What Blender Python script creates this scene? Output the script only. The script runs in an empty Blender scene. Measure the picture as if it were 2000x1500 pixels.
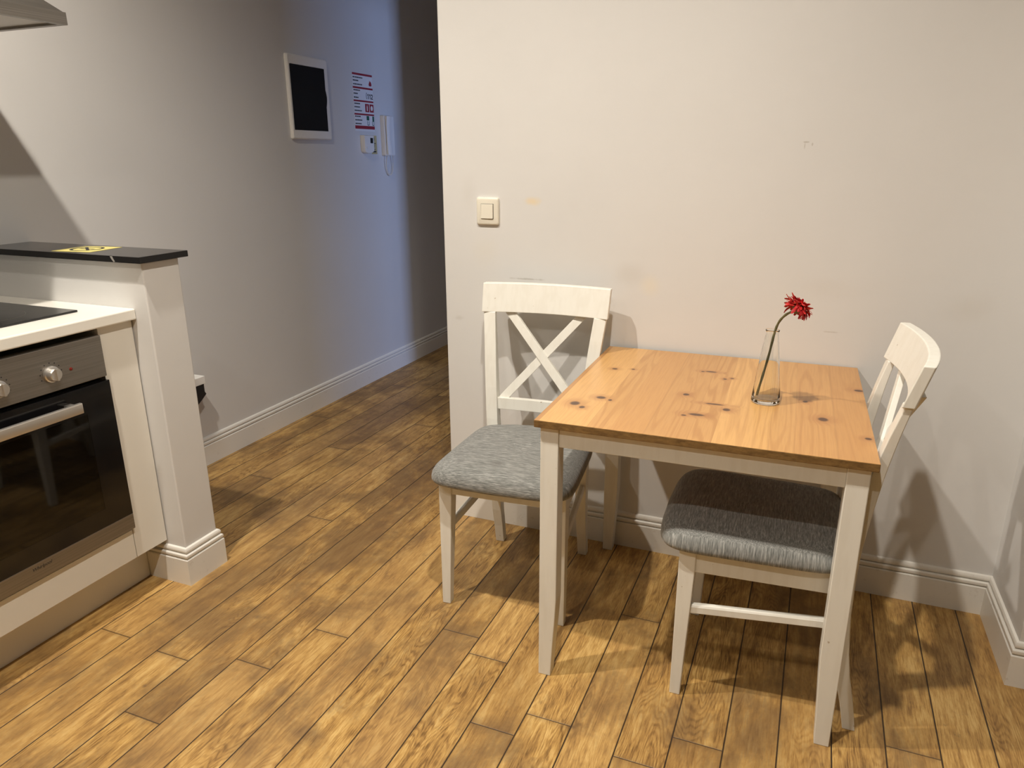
import bpy, bmesh, math, random
from mathutils import Vector, Matrix
random.seed(7)
S = bpy.context.scene
COL = S.collection
PI = math.pi

# ------------------------------------------------------------------ camera, light, exposure
cam_d = bpy.data.cameras.new('camera')
cam_d.sensor_fit = 'HORIZONTAL'; cam_d.sensor_width = 36.0
cam_d.lens = 36.0 * 1413.794 / 2000.0
cam_d.clip_start = 0.05; cam_d.clip_end = 60
cam = bpy.data.objects.new('camera', cam_d); COL.objects.link(cam)
cam.location = (-0.6312, -2.3514, 1.3652)
cam.rotation_mode = 'XYZ'
cam.rotation_euler = (math.radians(72.564), math.radians(0.222), math.radians(22.09))
S.camera = cam

S.view_settings.view_transform = 'Standard'
S.view_settings.look = 'None'
S.view_settings.gamma = 1.0
S.view_settings.use_curve_mapping = False
S.view_settings.exposure = -0.10

w = bpy.data.worlds.new('world'); S.world = w; w.use_nodes = True
w.node_tree.nodes['Background'].inputs[0].default_value = (0.35, 0.45, 0.7, 1)
w.node_tree.nodes['Background'].inputs[1].default_value = 0.05

WARM = (1.0, 0.915, 0.795)
SPOTS = [(-0.95, -1.47, 63), (-2.20, -1.42, 70), (-0.95, -2.95, 27), (-2.20, -2.95, 26)]
CEIL = 3.06

def spot_light(x, y, e, cone=147):
    l = bpy.data.lights.new('ceiling_spot_light', 'SPOT')
    l.energy = e * 3.0; l.color = WARM; l.shadow_soft_size = 0.03
    l.spot_size = math.radians(cone); l.spot_blend = 1.0
    o = bpy.data.objects.new('ceiling_spot_light', l); COL.objects.link(o)
    o.location = (x, y, 3.0)
for sx, sy, e in SPOTS: spot_light(sx, sy, e, 158 if (sx, sy) == (-2.20, -1.42) else 147)

# daylight through the window of the room behind the partition
ad = bpy.data.lights.new('daylight', 'AREA'); ad.shape = 'RECTANGLE'; ad.size = 1.3; ad.size_y = 0.3
ad.energy = 52; ad.color = (0.38, 0.54, 1.0)
ao = bpy.data.objects.new('daylight', ad); COL.objects.link(ao)
ao.location = (0.62, 1.9, 1.35)
ao.rotation_euler = (0, math.radians(90), 0)

# ------------------------------------------------------------------ helpers
def new_obj(name, bm, m, parent=None, bevel=0, seg=2, smooth=False, angle=35):
    me = bpy.data.meshes.new(name)
    bmesh.ops.recalc_face_normals(bm, faces=bm.faces[:])
    bm.to_mesh(me); bm.free()
    if m is not None: me.materials.append(m)
    if smooth:
        me.shade_smooth(); me.set_sharp_from_angle(angle=math.radians(angle))
    o = bpy.data.objects.new(name, me); COL.objects.link(o)
    if parent: o.parent = parent
    if bevel:
        b = o.modifiers.new('bevel', 'BEVEL'); b.width = bevel; b.segments = seg
        b.limit_method = 'ANGLE'; b.angle_limit = math.radians(30)
    return o

def thing(name, label, cat, loc=(0, 0, 0), rz=0, group=None):
    o = bpy.data.objects.new(name, None); COL.objects.link(o)
    o.location = loc; o.rotation_euler = (0, 0, rz); o.empty_display_size = 0.05
    o['label'] = label; o['category'] = cat
    if group: o['group'] = group
    return o

def tag(o, label, cat, group=None):
    o['label'] = label; o['category'] = cat
    if group: o['group'] = group
    return o

def struct(o):
    o['kind'] = 'structure'; return o

def box(bm, x0, x1, y0, y1, z0, z1):
    vs = [bm.verts.new((x, y, z)) for z in (z0, z1) for y in (y0, y1) for x in (x0, x1)]
    for f in ((0, 2, 3, 1), (4, 5, 7, 6), (0, 1, 5, 4), (2, 6, 7, 3), (0, 4, 6, 2), (1, 3, 7, 5)):
        bm.faces.new([vs[i] for i in f])
    return vs

def bx(*a):
    bm = bmesh.new(); box(bm, *a); return bm

def loft(bm, rings, cap=True, closed=True):
    R = [[bm.verts.new(p) for p in r] for r in rings]
    n = len(R[0])
    for a, b in zip(R, R[1:]):
        for i in range(n if closed else n - 1):
            j = (i + 1) % n
            bm.faces.new((a[i], a[j], b[j], b[i]))
    if cap:
        bm.faces.new(R[0][::-1]); bm.faces.new(R[-1])
    return R

def rect(x0, x1, y0, y1, z):
    return [(x0, y0, z), (x1, y0, z), (x1, y1, z), (x0, y1, z)]

def prism(bm, pts, axis, a, b):
    """extrude 2D polygon pts along axis (0,1,2) from a to b"""
    def P(u, v, w_):
        return {0: (w_, u, v), 1: (u, w_, v), 2: (u, v, w_)}[axis]
    loft(bm, [[P(u, v, a) for u, v in pts], [P(u, v, b) for u, v in pts]])

def rrect(x0, x1, y0, y1, r, n=5):
    out = []
    for cx, cy, a0 in ((x1 - r, y0 + r, -90), (x1 - r, y1 - r, 0), (x0 + r, y1 - r, 90), (x0 + r, y0 + r, 180)):
        for k in range(n + 1):
            a = math.radians(a0 + 90 * k / n); out.append((cx + r * math.cos(a), cy + r * math.sin(a)))
    return out

def tube(bm, pts, rad, n=10, cap=True):
    pts = [Vector(p) for p in pts]
    rings = []
    up = Vector((0, 0, 1))
    for i, p in enumerate(pts):
        d = (pts[min(i + 1, len(pts) - 1)] - pts[max(i - 1, 0)]).normalized()
        u = d.cross(up)
        if u.length < 0.05: u = d.cross(Vector((1, 0, 0)))
        u.normalize(); v = u.cross(d).normalized()
        r = rad[i] if isinstance(rad, (list, tuple)) else rad
        rings.append([p + r * (math.cos(2 * PI * k / n) * u + math.sin(2 * PI * k / n) * v) for k in range(n)])
    loft(bm, rings, cap)

def lathe(bm, prof, n=32, c=(0, 0, 0), facet=None):
    rings = []
    for r, z in prof:
        ring = []
        for k in range(n):
            a = 2 * PI * k / n
            rr = r * (facet(a, z) if facet else 1)
            ring.append((c[0] + rr * math.cos(a), c[1] + rr * math.sin(a), c[2] + z))
        rings.append(ring)
    return loft(bm, rings, cap=False)

def interp(tab, z):
    if z <= tab[0][0]: return tab[0][1]
    for (a, va), (b, vb) in zip(tab, tab[1:]):
        if z <= b:
            t = (z - a) / (b - a); return va + (vb - va) * t
    return tab[-1][1]

def smooth_pts(pts, n=6):
    P = [Vector(p) for p in pts]; out = []
    for i in range(len(P) - 1):
        p0, p1, p2, p3 = P[max(i - 1, 0)], P[i], P[i + 1], P[min(i + 2, len(P) - 1)]
        for k in range(n):
            t = k / n
            out.append(0.5 * ((2 * p1) + (p2 - p0) * t + (2 * p0 - 5 * p1 + 4 * p2 - p3) * t * t + (3 * p1 - p0 - 3 * p2 + p3) * t ** 3))
    out.append(P[-1]); return out

# ------------------------------------------------------------------ material helpers
class NT:
    def __init__(s, name):
        s.m = bpy.data.materials.new(name); s.m.use_nodes = True
        s.t = s.m.node_tree; s.n = s.t.nodes; s.l = s.t.links
        s.b = s.n['Principled BSDF']
        s._c = None
    def set(s, **k):
        for a, v in k.items(): s.b.inputs[a.replace('_', ' ')].default_value = v
        return s
    def link(s, a, b): s.l.new(a, b)
    def coord(s):
        if s._c is None: s._c = s.n.new('ShaderNodeTexCoord').outputs['Object']
        return s._c
    def math(s, op, a, b=None, c=None, clamp=False):
        nd = s.n.new('ShaderNodeMath'); nd.operation = op; nd.use_clamp = clamp
        for i, v in enumerate((a, b, c)):
            if v is None: continue
            if isinstance(v, (int, float)): nd.inputs[i].default_value = v
            else: s.link(v, nd.inputs[i])
        return nd.outputs[0]
    def sep(s, v=None):
        nd = s.n.new('ShaderNodeSeparateXYZ'); s.link(v or s.coord(), nd.inputs[0]); return nd.outputs
    def comb(s, x=0, y=0, z=0):
        nd = s.n.new('ShaderNodeCombineXYZ')
        for i, v in enumerate((x, y, z)):
            if isinstance(v, (int, float)): nd.inputs[i].default_value = v
            else: s.link(v, nd.inputs[i])
        return nd.outputs[0]
    def noise(s, vec=None, scale=5, detail=4, rough=0.5, dist=0, dim='3D'):
        nd = s.n.new('ShaderNodeTexNoise'); nd.noise_dimensions = dim
        s.link(vec or s.coord(), nd.inputs['Vector'])
        nd.inputs['Scale'].default_value = scale; nd.inputs['Detail'].default_value = detail
        nd.inputs['Roughness'].default_value = rough; nd.inputs['Distortion'].default_value = dist
        return nd.outputs[0]
    def white(s, vec):
        nd = s.n.new('ShaderNodeTexWhiteNoise'); nd.noise_dimensions = '3D'
        s.link(vec, nd.inputs['Vector']); return nd.outputs[0]
    def ramp(s, f, stops):
        nd = s.n.new('ShaderNodeValToRGB'); cr = nd.color_ramp
        while len(cr.elements) < len(stops): cr.elements.new(0.5)
        for e, (p, c) in zip(cr.elements, stops):
            e.position = p; e.color = (*c, 1) if len(c) == 3 else c
        s.link(f, nd.inputs[0]); return nd.outputs[0]
    def mapr(s, v, a, b, c=0, d=1, smooth=True):
        nd = s.n.new('ShaderNodeMapRange'); nd.interpolation_type = 'SMOOTHSTEP' if smooth else 'LINEAR'
        s.link(v, nd.inputs[0])
        for i, x in zip((1, 2, 3, 4), (a, b, c, d)): nd.inputs[i].default_value = x
        return nd.outputs[0]
    def mix(s, f, a, b, mode='MIX'):
        nd = s.n.new('ShaderNodeMix'); nd.data_type = 'RGBA'; nd.blend_type = mode
        for sock, v in ((nd.inputs[0], f), (nd.inputs[6], a), (nd.inputs[7], b)):
            if isinstance(v, (int, float)): sock.default_value = v
            elif isinstance(v, tuple): sock.default_value = (*v, 1) if len(v) == 3 else v
            else: s.link(v, sock)
        return nd.outputs[2]
    def bump(s, h, strength=0.2, dist=0.01):
        nd = s.n.new('ShaderNodeBump'); nd.inputs['Strength'].default_value = strength
        nd.inputs['Distance'].default_value = dist
        s.link(h, nd.inputs['Height']); s.link(nd.outputs[0], s.b.inputs['Normal'])
    def color(s, c): s.link(c, s.b.inputs['Base Color']); return s

def plain(name, col, rough=0.5, metal=0, bump=None, **k):
    t = NT(name); t.set(Base_Color=(*col, 1), Roughness=rough, Metallic=metal, **k)
    # slight procedural mottling so nothing is perfectly flat
    f = t.noise(scale=9, detail=3)
    c = t.mix(t.mapr(f, 0.35, 0.65, 0, 0.05), (*col, 1), tuple(min(1, x * 0.8) for x in col) + (1,))
    t.color(c)
    if bump:
        t.bump(t.noise(scale=bump[0], detail=3), bump[1], bump[2])
    return t.m

def blob(t, P, cx, cz, rx, rz, soft=1.0, warp=0.4, wscale=25):
    """elliptic mask around (cx,cz) on the x/z (or u/v) outputs P"""
    dx = t.math('DIVIDE', t.math('SUBTRACT', P[0], cx), rx)
    dz = t.math('DIVIDE', t.math('SUBTRACT', P[1], cz), rz)
    d = t.math('SQRT', t.math('ADD', t.math('MULTIPLY', dx, dx), t.math('MULTIPLY', dz, dz)))
    if warp:
        d = t.math('ADD', d, t.math('MULTIPLY', t.math('SUBTRACT', t.noise(scale=wscale, detail=3), 0.5), warp * 2))
    return t.mapr(d, max(0.0, 1 - soft), 1.0, 1, 0)

def wall_mat(name, col=(0.705, 0.70, 0.69), stains=()):
    t = NT(name); t.set(Roughness=0.55)
    f = t.noise(scale=1.3, detail=5, rough=0.6)
    c = t.mix(t.mapr(f, 0.35, 0.7), (*col, 1), tuple(x * 0.965 for x in col) + (1,))
    if stains:
        s = t.sep(); P = (s[0], s[2])
        for cx, cz, rx, rz, sc, amt, soft, warp, ws in stains:
            m_ = blob(t, P, cx, cz, rx, rz, soft, warp, ws)
            c = t.mix(t.math('MULTIPLY', m_, amt), c, (*sc, 1))
    t.color(c)
    h = t.math('ADD', t.math('MULTIPLY', t.noise(scale=14, detail=4), 0.6), t.math('MULTIPLY', t.noise(scale=90, detail=3), 0.12))
    t.bump(h, 0.25, 0.004)
    return t.m

M = {}
M['wall'] = wall_mat('painted_wall')
M['wall_left'] = wall_mat('painted_wall_left')
G = (0.45, 0.42, 0.38)
M['wall_back'] = wall_mat('painted_wall_back', stains=[
    (-1.512, 1.221, 0.040, 0.020, (0.80, 0.62, 0.33), 0.55, 0.9, 0.35, 30),
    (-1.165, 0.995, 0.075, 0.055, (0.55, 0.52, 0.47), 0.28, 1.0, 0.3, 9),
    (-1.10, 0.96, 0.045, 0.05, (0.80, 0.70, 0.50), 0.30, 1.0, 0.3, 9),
    (-0.672, 1.402, 0.011, 0.003, G, 0.7, 0.5, 0.3, 60),
    (-0.675, 1.392, 0.002, 0.012, G, 0.6, 0.6, 0.3, 60),
    (-0.655, 1.396, 0.003, 0.006, G, 0.6, 0.6, 0.3, 60),
    (-1.53, 0.958, 0.085, 0.0045, (0.42, 0.40, 0.36), 0.6, 0.8, 0.7, 45),
    (-0.54, 0.853, 0.03, 0.0035, G, 0.45, 0.8, 0.6, 60),
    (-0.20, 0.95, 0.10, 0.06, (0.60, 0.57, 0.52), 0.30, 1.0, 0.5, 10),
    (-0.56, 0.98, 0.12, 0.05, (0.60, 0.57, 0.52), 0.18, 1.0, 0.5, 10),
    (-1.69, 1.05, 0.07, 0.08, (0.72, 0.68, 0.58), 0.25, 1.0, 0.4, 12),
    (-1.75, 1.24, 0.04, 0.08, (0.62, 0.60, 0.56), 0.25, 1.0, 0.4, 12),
    (-1.80, 0.80, 0.03, 0.012, G, 0.3, 0.9, 0.7, 40),
])
M['ceiling'] = plain('ceiling_paint', (0.46, 0.45, 0.43), 0.9)
M['wall_dark'] = plain('taupe_painted_wall', (0.12, 0.11, 0.10), 0.8)
def trim_mat():
    t = NT('white_gloss_trim'); t.set(Roughness=0.33)
    f = t.noise(scale=40, detail=3, rough=0.65)
    c = t.mix(t.mapr(f, 0.62, 0.72, 0, 0.25), (0.80, 0.78, 0.73, 1), (0.5, 0.45, 0.38, 1))
    t.color(c); t.bump(t.noise(scale=20, detail=3), 0.15, 0.002); return t.m
M['trim'] = trim_mat()

def chair_white():
    t = NT('white_painted_wood'); t.set(Roughness=0.38)
    v = t.n.new('ShaderNodeMapping'); t.link(t.coord(), v.inputs[0]); v.inputs['Scale'].default_value = (30, 30, 4)
    f = t.noise(v.outputs[0], scale=2, detail=3)
    c = t.mix(t.mapr(f, 0.4, 0.65), (0.81, 0.80, 0.74, 1), (0.78, 0.765, 0.70, 1))
    chip = t.mapr(t.noise(scale=60, detail=2), 0.76, 0.79)
    c = t.mix(t.math('MULTIPLY', chip, 0.7), c, (0.35, 0.27, 0.18, 1))
    t.color(c); t.bump(f, 0.12, 0.0015); return t.m
M['white'] = chair_white()

def fabric():
    t = NT('grey_melange_fabric'); t.set(Roughness=0.9, Sheen_Weight=0.25)
    nrm = t.n.new('ShaderNodeTexCoord').outputs['Normal']
    nx = t.mapr(t.math('ABSOLUTE', t.sep(nrm)[0]), 0.25, 0.7)
    p_ = t.sep()
    zz = t.math('MULTIPLY', t.math('SUBTRACT', p_[2], 0.465), t.math('SUBTRACT', 1.0, t.math('MULTIPLY', nx, 0.93)))
    a = t.noise(t.comb(t.math('MULTIPLY', p_[0], 22), t.math('MULTIPLY', p_[1], 330), t.math('MULTIPLY', zz, 330)), scale=1, detail=3, rough=0.7)
    b = t.noise(t.comb(t.math('MULTIPLY', p_[0], 60), t.math('MULTIPLY', p_[1], 900), t.math('MULTIPLY', zz, 900)), scale=1, detail=2)
    f = t.math('ADD', t.math('MULTIPLY', a, 0.65), t.math('MULTIPLY', b, 0.35))
    c = t.ramp(f, [(0.34, (0.085, 0.088, 0.083)), (0.5, (0.20, 0.205, 0.195)), (0.66, (0.42, 0.42, 0.40))])
    s = t.sep()
    st = blob(t, (s[0], s[1]), -0.02, -0.20, 0.032, 0.026, 1.0, 0.5, 40)
    c = t.mix(t.math('MULTIPLY', st, 0.45), c, (0.09, 0.085, 0.08, 1))
    t.color(c); t.bump(f, 0.5, 0.0015); return t.m
M['fabric'] = fabric()

# ---- oak floor: planks 120.5 mm wide running towards the hall
def floor_mat():
    t = NT('worn_oak_floor'); t.set()
    s = t.sep()
    PW = 0.1205
    xx = t.math('SUBTRACT', s[0], t.math('MULTIPLY', s[1], 0.008))
    u = t.math('DIVIDE', t.math('ADD', xx, 0.082), PW)
    iu = t.math('FLOOR', u); fu = t.math('SUBTRACT', u, iu)
    r1 = t.white(t.comb(iu, 3.1, 0.7))
    L = 1.9
    off = t.math('MULTIPLY', r1, 9.7)
    for k, yj in ((-18, 1.098), (-17, 1.31), (-16, 1.04), (-11, .77), (-9, .93), (-6, .87), (-19, .25)):
        hit = t.math('COMPARE', iu, k, 0.3)
        off = t.math('ADD', t.math('MULTIPLY', off, t.math('SUBTRACT', 1.0, hit)), t.math('MULTIPLY', hit, yj))
    v = t.math('DIVIDE', t.math('ADD', s[1], off), L)
    iv = t.math('FLOOR', v); fv = t.math('SUBTRACT', v, iv)
    r2 = t.white(t.comb(iu, iv, 2.2)); r3 = t.white(t.comb(iu, iv, 7.9)); r4 = t.white(t.comb(iv, iu, 1.3))
    # grain coordinates, shifted per plank
    gx = t.math('ADD', t.math('MULTIPLY', s[0], 1.0), t.math('MULTIPLY', r2, 13.0))
    gy = t.math('ADD', t.math('MULTIPLY', s[1], 0.16), t.math('MULTIPLY', r3, 7.0))
    gv = t.comb(gx, gy, r4)
    big = t.noise(gv, scale=9, detail=2.5, rough=0.5)
    # cathedral figure: contour lines of a smooth stretched noise
    lines = t.math('SINE', t.math('MULTIPLY', big, 260.0))
    lines = t.mapr(lines, -0.3, 1, 0, 1, False)
    lmask = t.mapr(t.noise(gv, scale=5, detail=1), 0.42, 0.62, 0.08, 1)
    lines = t.math('MULTIPLY', lines, lmask)
    gy2 = t.math('MULTIPLY', s[1], 0.07)
    fine = t.noise(t.comb(gx, gy2, r4), scale=300, detail=4, rough=0.7)
    med = t.noise(t.comb(gx, t.math('MULTIPLY', s[1], 0.16), r4), scale=42, detail=5, rough=0.65)
    g = t.math('ADD', t.math('SUBTRACT', t.math('MULTIPLY', fine, 0.55), t.math('MULTIPLY', lines, 0.085)), t.math('MULTIPLY', med, 0.62))
    c = t.ramp(g, [(0.40, (0.16, 0.082, 0.022)), (0.50, (0.37, 0.207, 0.060)), (0.59, (0.56, 0.335, 0.100)), (0.72, (0.78, 0.53, 0.20))])
    # per plank tone
    c = t.mix(t.mapr(r2, 0, 1, 0.10, 0.48, False), c, (0.26, 0.14, 0.048, 1))
    c = t.mix(t.mapr(r3, 0.5, 1, 0, 0.22, False), c, (0.58, 0.36, 0.15, 1))
    # worn, dirty patches - large clouds broken up by the grain
    n1 = t.noise(t.comb(s[0], t.math('MULTIPLY', s[1], 0.75), 0), scale=4.2, detail=6, rough=0.66, dist=0.3)
    d1 = t.mapr(t.math('ADD', t.math('ADD', n1, t.math('MULTIPLY', t.math('SUBTRACT', r4, 0.5), 0.16)), t.math('MULTIPLY', t.math('SUBTRACT', fine, 0.5), 0.35)), 0.45, 0.67, 0, 0.68)
    c = t.mix(d1, c, (0.150, 0.086, 0.037, 1))
    n2 = t.noise(t.comb(s[0], t.math('MULTIPLY', s[1], 0.5), 4.0), scale=22, detail=5, rough=0.7)
    d2 = t.mapr(n2, 0.58, 0.74, 0, 0.50)
    c = t.mix(d2, c, (0.12, 0.072, 0.036, 1))
    # individual dark marks
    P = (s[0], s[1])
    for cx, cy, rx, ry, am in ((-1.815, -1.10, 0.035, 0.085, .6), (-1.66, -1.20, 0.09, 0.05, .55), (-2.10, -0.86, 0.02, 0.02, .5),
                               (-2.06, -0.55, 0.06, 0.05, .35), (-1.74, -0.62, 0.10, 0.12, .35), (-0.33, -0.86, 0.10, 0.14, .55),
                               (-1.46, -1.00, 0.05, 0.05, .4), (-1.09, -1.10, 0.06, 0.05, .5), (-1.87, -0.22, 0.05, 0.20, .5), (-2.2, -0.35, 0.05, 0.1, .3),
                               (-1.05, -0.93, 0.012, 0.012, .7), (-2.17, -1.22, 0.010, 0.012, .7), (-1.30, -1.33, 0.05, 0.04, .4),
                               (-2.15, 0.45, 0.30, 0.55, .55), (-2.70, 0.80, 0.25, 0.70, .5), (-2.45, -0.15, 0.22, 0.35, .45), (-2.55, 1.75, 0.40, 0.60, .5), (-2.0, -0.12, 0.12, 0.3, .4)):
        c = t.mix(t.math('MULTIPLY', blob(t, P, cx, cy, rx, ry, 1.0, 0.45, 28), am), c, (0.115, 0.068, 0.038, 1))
    # knots
    vo = t.n.new('ShaderNodeTexVoronoi'); vo.feature = 'F1'; t.link(t.comb(s[0], t.math('MULTIPLY', s[1], 0.7), r1), vo.inputs['Vector'])
    vo.inputs['Scale'].default_value = 3.0
    c = t.mix(t.mapr(vo.outputs['Distance'], 0.018, 0.05, 0.8, 0), c, (0.07, 0.04, 0.02, 1))
    # seams
    e = t.math('MULTIPLY', t.math('MINIMUM', fu, t.math('SUBTRACT', 1.0, fu)), PW)
    seam = t.mapr(e, 0.0008, 0.0026, 1, 0)
    ev = t.math('MULTIPLY', t.math('MINIMUM', fv, t.math('SUBTRACT', 1.0, fv)), L)
    joint = t.mapr(ev, 0.0008, 0.0024, 0.8, 0)
    jn = t.mapr(ev, 0.002, 0.02, 0.25, 0)
    sm = t.math('MAXIMUM', seam, joint)
    c = t.mix(jn, c, (0.14, 0.08, 0.04, 1))
    c = t.mix(t.math('MULTIPLY', sm, 1.0), c, (0.035, 0.02, 0.010, 1))
    t.color(c)
    rgh = t.mapr(t.math('ADD', n1, t.math('MULTIPLY', fine, 0.3)), 0.3, 0.9, 0.34, 0.56, False)
    t.link(rgh, t.b.inputs['Roughness'])
    h = t.math('SUBTRACT', t.math('MULTIPLY', g, 0.35), t.math('MULTIPLY', sm, 1.0))
    h = t.math('ADD', h, t.math('MULTIPLY', r4, 0.2))
    t.bump(h, 0.5, 0.0022)
    return t.m
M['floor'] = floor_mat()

# ---- knotty pine table top
KNOTS = [(-1.154, -.632, .012, .014), (-1.128, -.655, .007, .009), (-1.103, -.562, .012, .010), (-1.075, -.574, .005, .006),
         (-1.137, -.281, .008, .007), (-1.084, -.266, .005, .005), (-.896, -.453, .008, .009), (-.885, -.214, .005, .005),
         (-.862, -.208, .016, .006), (-.846, -.606, .018, .008), (-.875, -.621, .006, .005), (-.781, -.541, .009, .010),
         (-.554, -.528, .011, .013), (-.463, -.249, .011, .009), (-.459, -.628, .007, .007), (-.815, -.269, .005, .006),
         (-.796, -.256, .005, .005), (-.815, -.508, .022, .005), (-.597, -.40, .006, .008), (-1.30, -.30, .006, .006)]
TC = (-0.833, -0.396); TR = math.radians(0.93)
def pine():
    t = NT('knotty_pine'); t.set(Roughness=0.36, Coat_Weight=0.15, Coat_Roughness=0.25)
    s = t.sep()
    # uneven strip widths
    wob = t.math('MULTIPLY', t.math('SINE', t.math('MULTIPLY', s[0], 31.0)), 0.25)
    u = t.math('ADD', t.math('DIVIDE', s[0], 0.082), t.math('ADD', wob, 20.3))
    iu = t.math('FLOOR', u); fu = t.math('SUBTRACT', u, iu)
    r = t.white(t.comb(iu, 1.7, 3.3)); r2 = t.white(t.comb(iu, 9.7, 5.3))
    pull = None; mask = None; halo = None
    cs, sn = math.cos(-TR), math.sin(-TR)
    for kx, ky, rx, ry in KNOTS:
        dx0, dy0 = kx - TC[0], ky - TC[1]
        lx, ly = cs * dx0 - sn * dy0, sn * dx0 + cs * dy0
        dx = t.math('DIVIDE', t.math('SUBTRACT', s[0], lx), rx * 1.3)
        dy = t.math('DIVIDE', t.math('SUBTRACT', s[1], ly), ry * 1.3)
        d = t.math('SQRT', t.math('ADD', t.math('MULTIPLY', dx, dx), t.math('MULTIPLY', dy, dy)))
        m_ = t.mapr(d, 0.55, 1.05, 1, 0); h_ = t.mapr(d, 0.8, 3.2, 1, 0)
        mask = m_ if mask is None else t.math('MAXIMUM', mask, m_)
        halo = h_ if halo is None else t.math('MAXIMUM', halo, h_)
    gx = t.math('ADD', s[0], t.math('MULTIPLY', r, 11.0))
    gx = t.math('ADD', gx, t.math('MULTIPLY', halo, 0.012))
    gv = t.comb(gx, t.math('MULTIPLY', s[1], 0.055), r2)
    big = t.noise(gv, scale=11, detail=2, rough=0.5)
    ln = t.math('SINE', t.math('MULTIPLY', big, 85.0))
    ln = t.mapr(ln, -0.2, 1, 0, 1)
    fine = t.noise(t.comb(gx, t.math('MULTIPLY', s[1], 0.04), r2), scale=260, detail=3)
    c = t.ramp(r, [(0.0, (0.42, 0.21, 0.073)), (0.3, (0.58, 0.32, 0.113)), (0.55, (0.52, 0.27, 0.092)), (0.8, (0.66, 0.38, 0.138)), (1.0, (0.46, 0.235, 0.08))])
    c = t.mix(t.math('MULTIPLY', ln, t.mapr(t.noise(gv, scale=3, detail=1), 0.35, 0.65, 0.10, 0.55)), c, (0.40, 0.185, 0.055, 1))
    c = t.mix(t.mapr(fine, 0.4, 0.7, 0, 0.22), c, (0.36, 0.165, 0.055, 1))
    c = t.mix(t.math('MULTIPLY', halo, 0.45), c, (0.33, 0.13, 0.042, 1))
    c = t.mix(t.math('MULTIPLY', mask, 0.92), c, (0.055, 0.020, 0.010, 1))
    e = t.math('MINIMUM', fu, t.math('SUBTRACT', 1.0, fu))
    c = t.mix(t.mapr(e, 0.004, 0.014, 0.18, 0), c, (0.22, 0.10, 0.035, 1))
    # front edge shows end grain, darker oiled
    nrm = t.n.new('ShaderNodeNewGeometry')
    t.color(c); t.bump(t.math('ADD', ln, fine), 0.1, 0.0008)
    return t.m
M['pine'] = pine()
def endgrain():
    t = NT('pine_end_grain'); t.set(Roughness=0.55)
    s = t.sep()
    f = t.noise(t.comb(s[0], t.math('MULTIPLY', s[1], .3), t.math('MULTIPLY', s[2], 3)), scale=45, detail=5, rough=0.7)
    t.color(t.ramp(f, [(0.3, (0.11, 0.058, 0.018)), (0.6, (0.22, 0.125, 0.040)), (0.8, (0.30, 0.17, 0.055))])); return t.m
M['endgrain'] = endgrain()

M['granite'] = plain('black_granite', (0.010, 0.009, 0.009), 0.14, Specular_IOR_Level=0.2)
M['worktop'] = plain('cream_laminate', (0.82, 0.80, 0.74), 0.28)
M['cabinet'] = plain('white_cabinet_board', (0.76, 0.735, 0.67), 0.33)
M['plinth'] = plain('white_plinth_board', (0.74, 0.72, 0.66), 0.4)
def steel():
    t = NT('brushed_steel'); t.set(Metallic=0.85, Roughness=0.38)
    s = t.sep()
    f = t.noise(t.comb(t.math('MULTIPLY', s[0], 30), t.math('MULTIPLY', s[1], 2.5), t.math('MULTIPLY', s[2], 420)), scale=1, detail=3)
    t.color(t.ramp(f, [(0.3, (0.22, 0.205, 0.185)), (0.7, (0.29, 0.27, 0.245))]))
    t.bump(f, 0.06, 0.0005); return t.m
M['steel'] = steel()
M['chrome'] = plain('satin_chrome', (0.66, 0.63, 0.59), 0.3, 0.85)
M['black'] = plain('black_plastic', (0.012, 0.012, 0.013), 0.4)
M['blackglass'] = plain('black_ceramic_glass', (0.006, 0.006, 0.007), 0.10)
M['cavity'] = plain('dark_enamel', (0.02, 0.017, 0.015), 0.3)
t = NT('tinted_oven_glass'); t.set(Base_Color=(0.03, 0.028, 0.025, 1), Roughness=0.04, Transmission_Weight=0.9, IOR=1.45); M['ovenglass'] = t.m
t = NT('clear_glass'); t.set(Base_Color=(0.985, 0.995, 0.985, 1), Roughness=0.0, Transmission_Weight=1.0, IOR=1.48); M['glass'] = t.m
M['plastic'] = plain('white_plastic', (0.86, 0.85, 0.82), 0.35)
M['cream'] = plain('ivory_plastic', (0.80, 0.765, 0.66), 0.32)
M['panelglass'] = plain('smoked_panel_door', (0.006, 0.007, 0.009), 0.3)
M['red'] = plain('red_ink', (0.30, 0.014, 0.03), 0.6)
M['ink'] = plain('black_ink', (0.02, 0.02, 0.022), 0.6)
M['green'] = plain('green_ink', (0.01, 0.10, 0.07), 0.6)
M['paper'] = plain('white_paper', (0.80, 0.81, 0.83), 0.5)
M['yellow'] = plain('yellow_sticker', (0.82, 0.72, 0.22), 0.35)
M['labelyellow'] = plain('pale_yellow_label', (0.55, 0.47, 0.24), 0.5)
M['lcd'] = plain('lcd_glass', (0.02, 0.025, 0.03), 0.2)
M['stem'] = plain('flower_stem', (0.13, 0.125, 0.055), 0.6)
M['calyx'] = plain('green_calyx', (0.12, 0.13, 0.05), 0.6)
t = NT('red_petals'); t.set(Roughness=0.6)
t.color(t.ramp(t.noise(scale=70, detail=2), [(0.35, (0.38, 0.008, 0.012)), (0.6, (0.66, 0.022, 0.022)), (0.75, (0.80, 0.09, 0.05))])); M['petal'] = t.m
M['redlamp'] = plain('red_lens', (0.16, 0.012, 0.008), 0.2)
M['filter'] = plain('aluminium_filter', (0.50, 0.48, 0.45), 0.4, 0.6)

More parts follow.
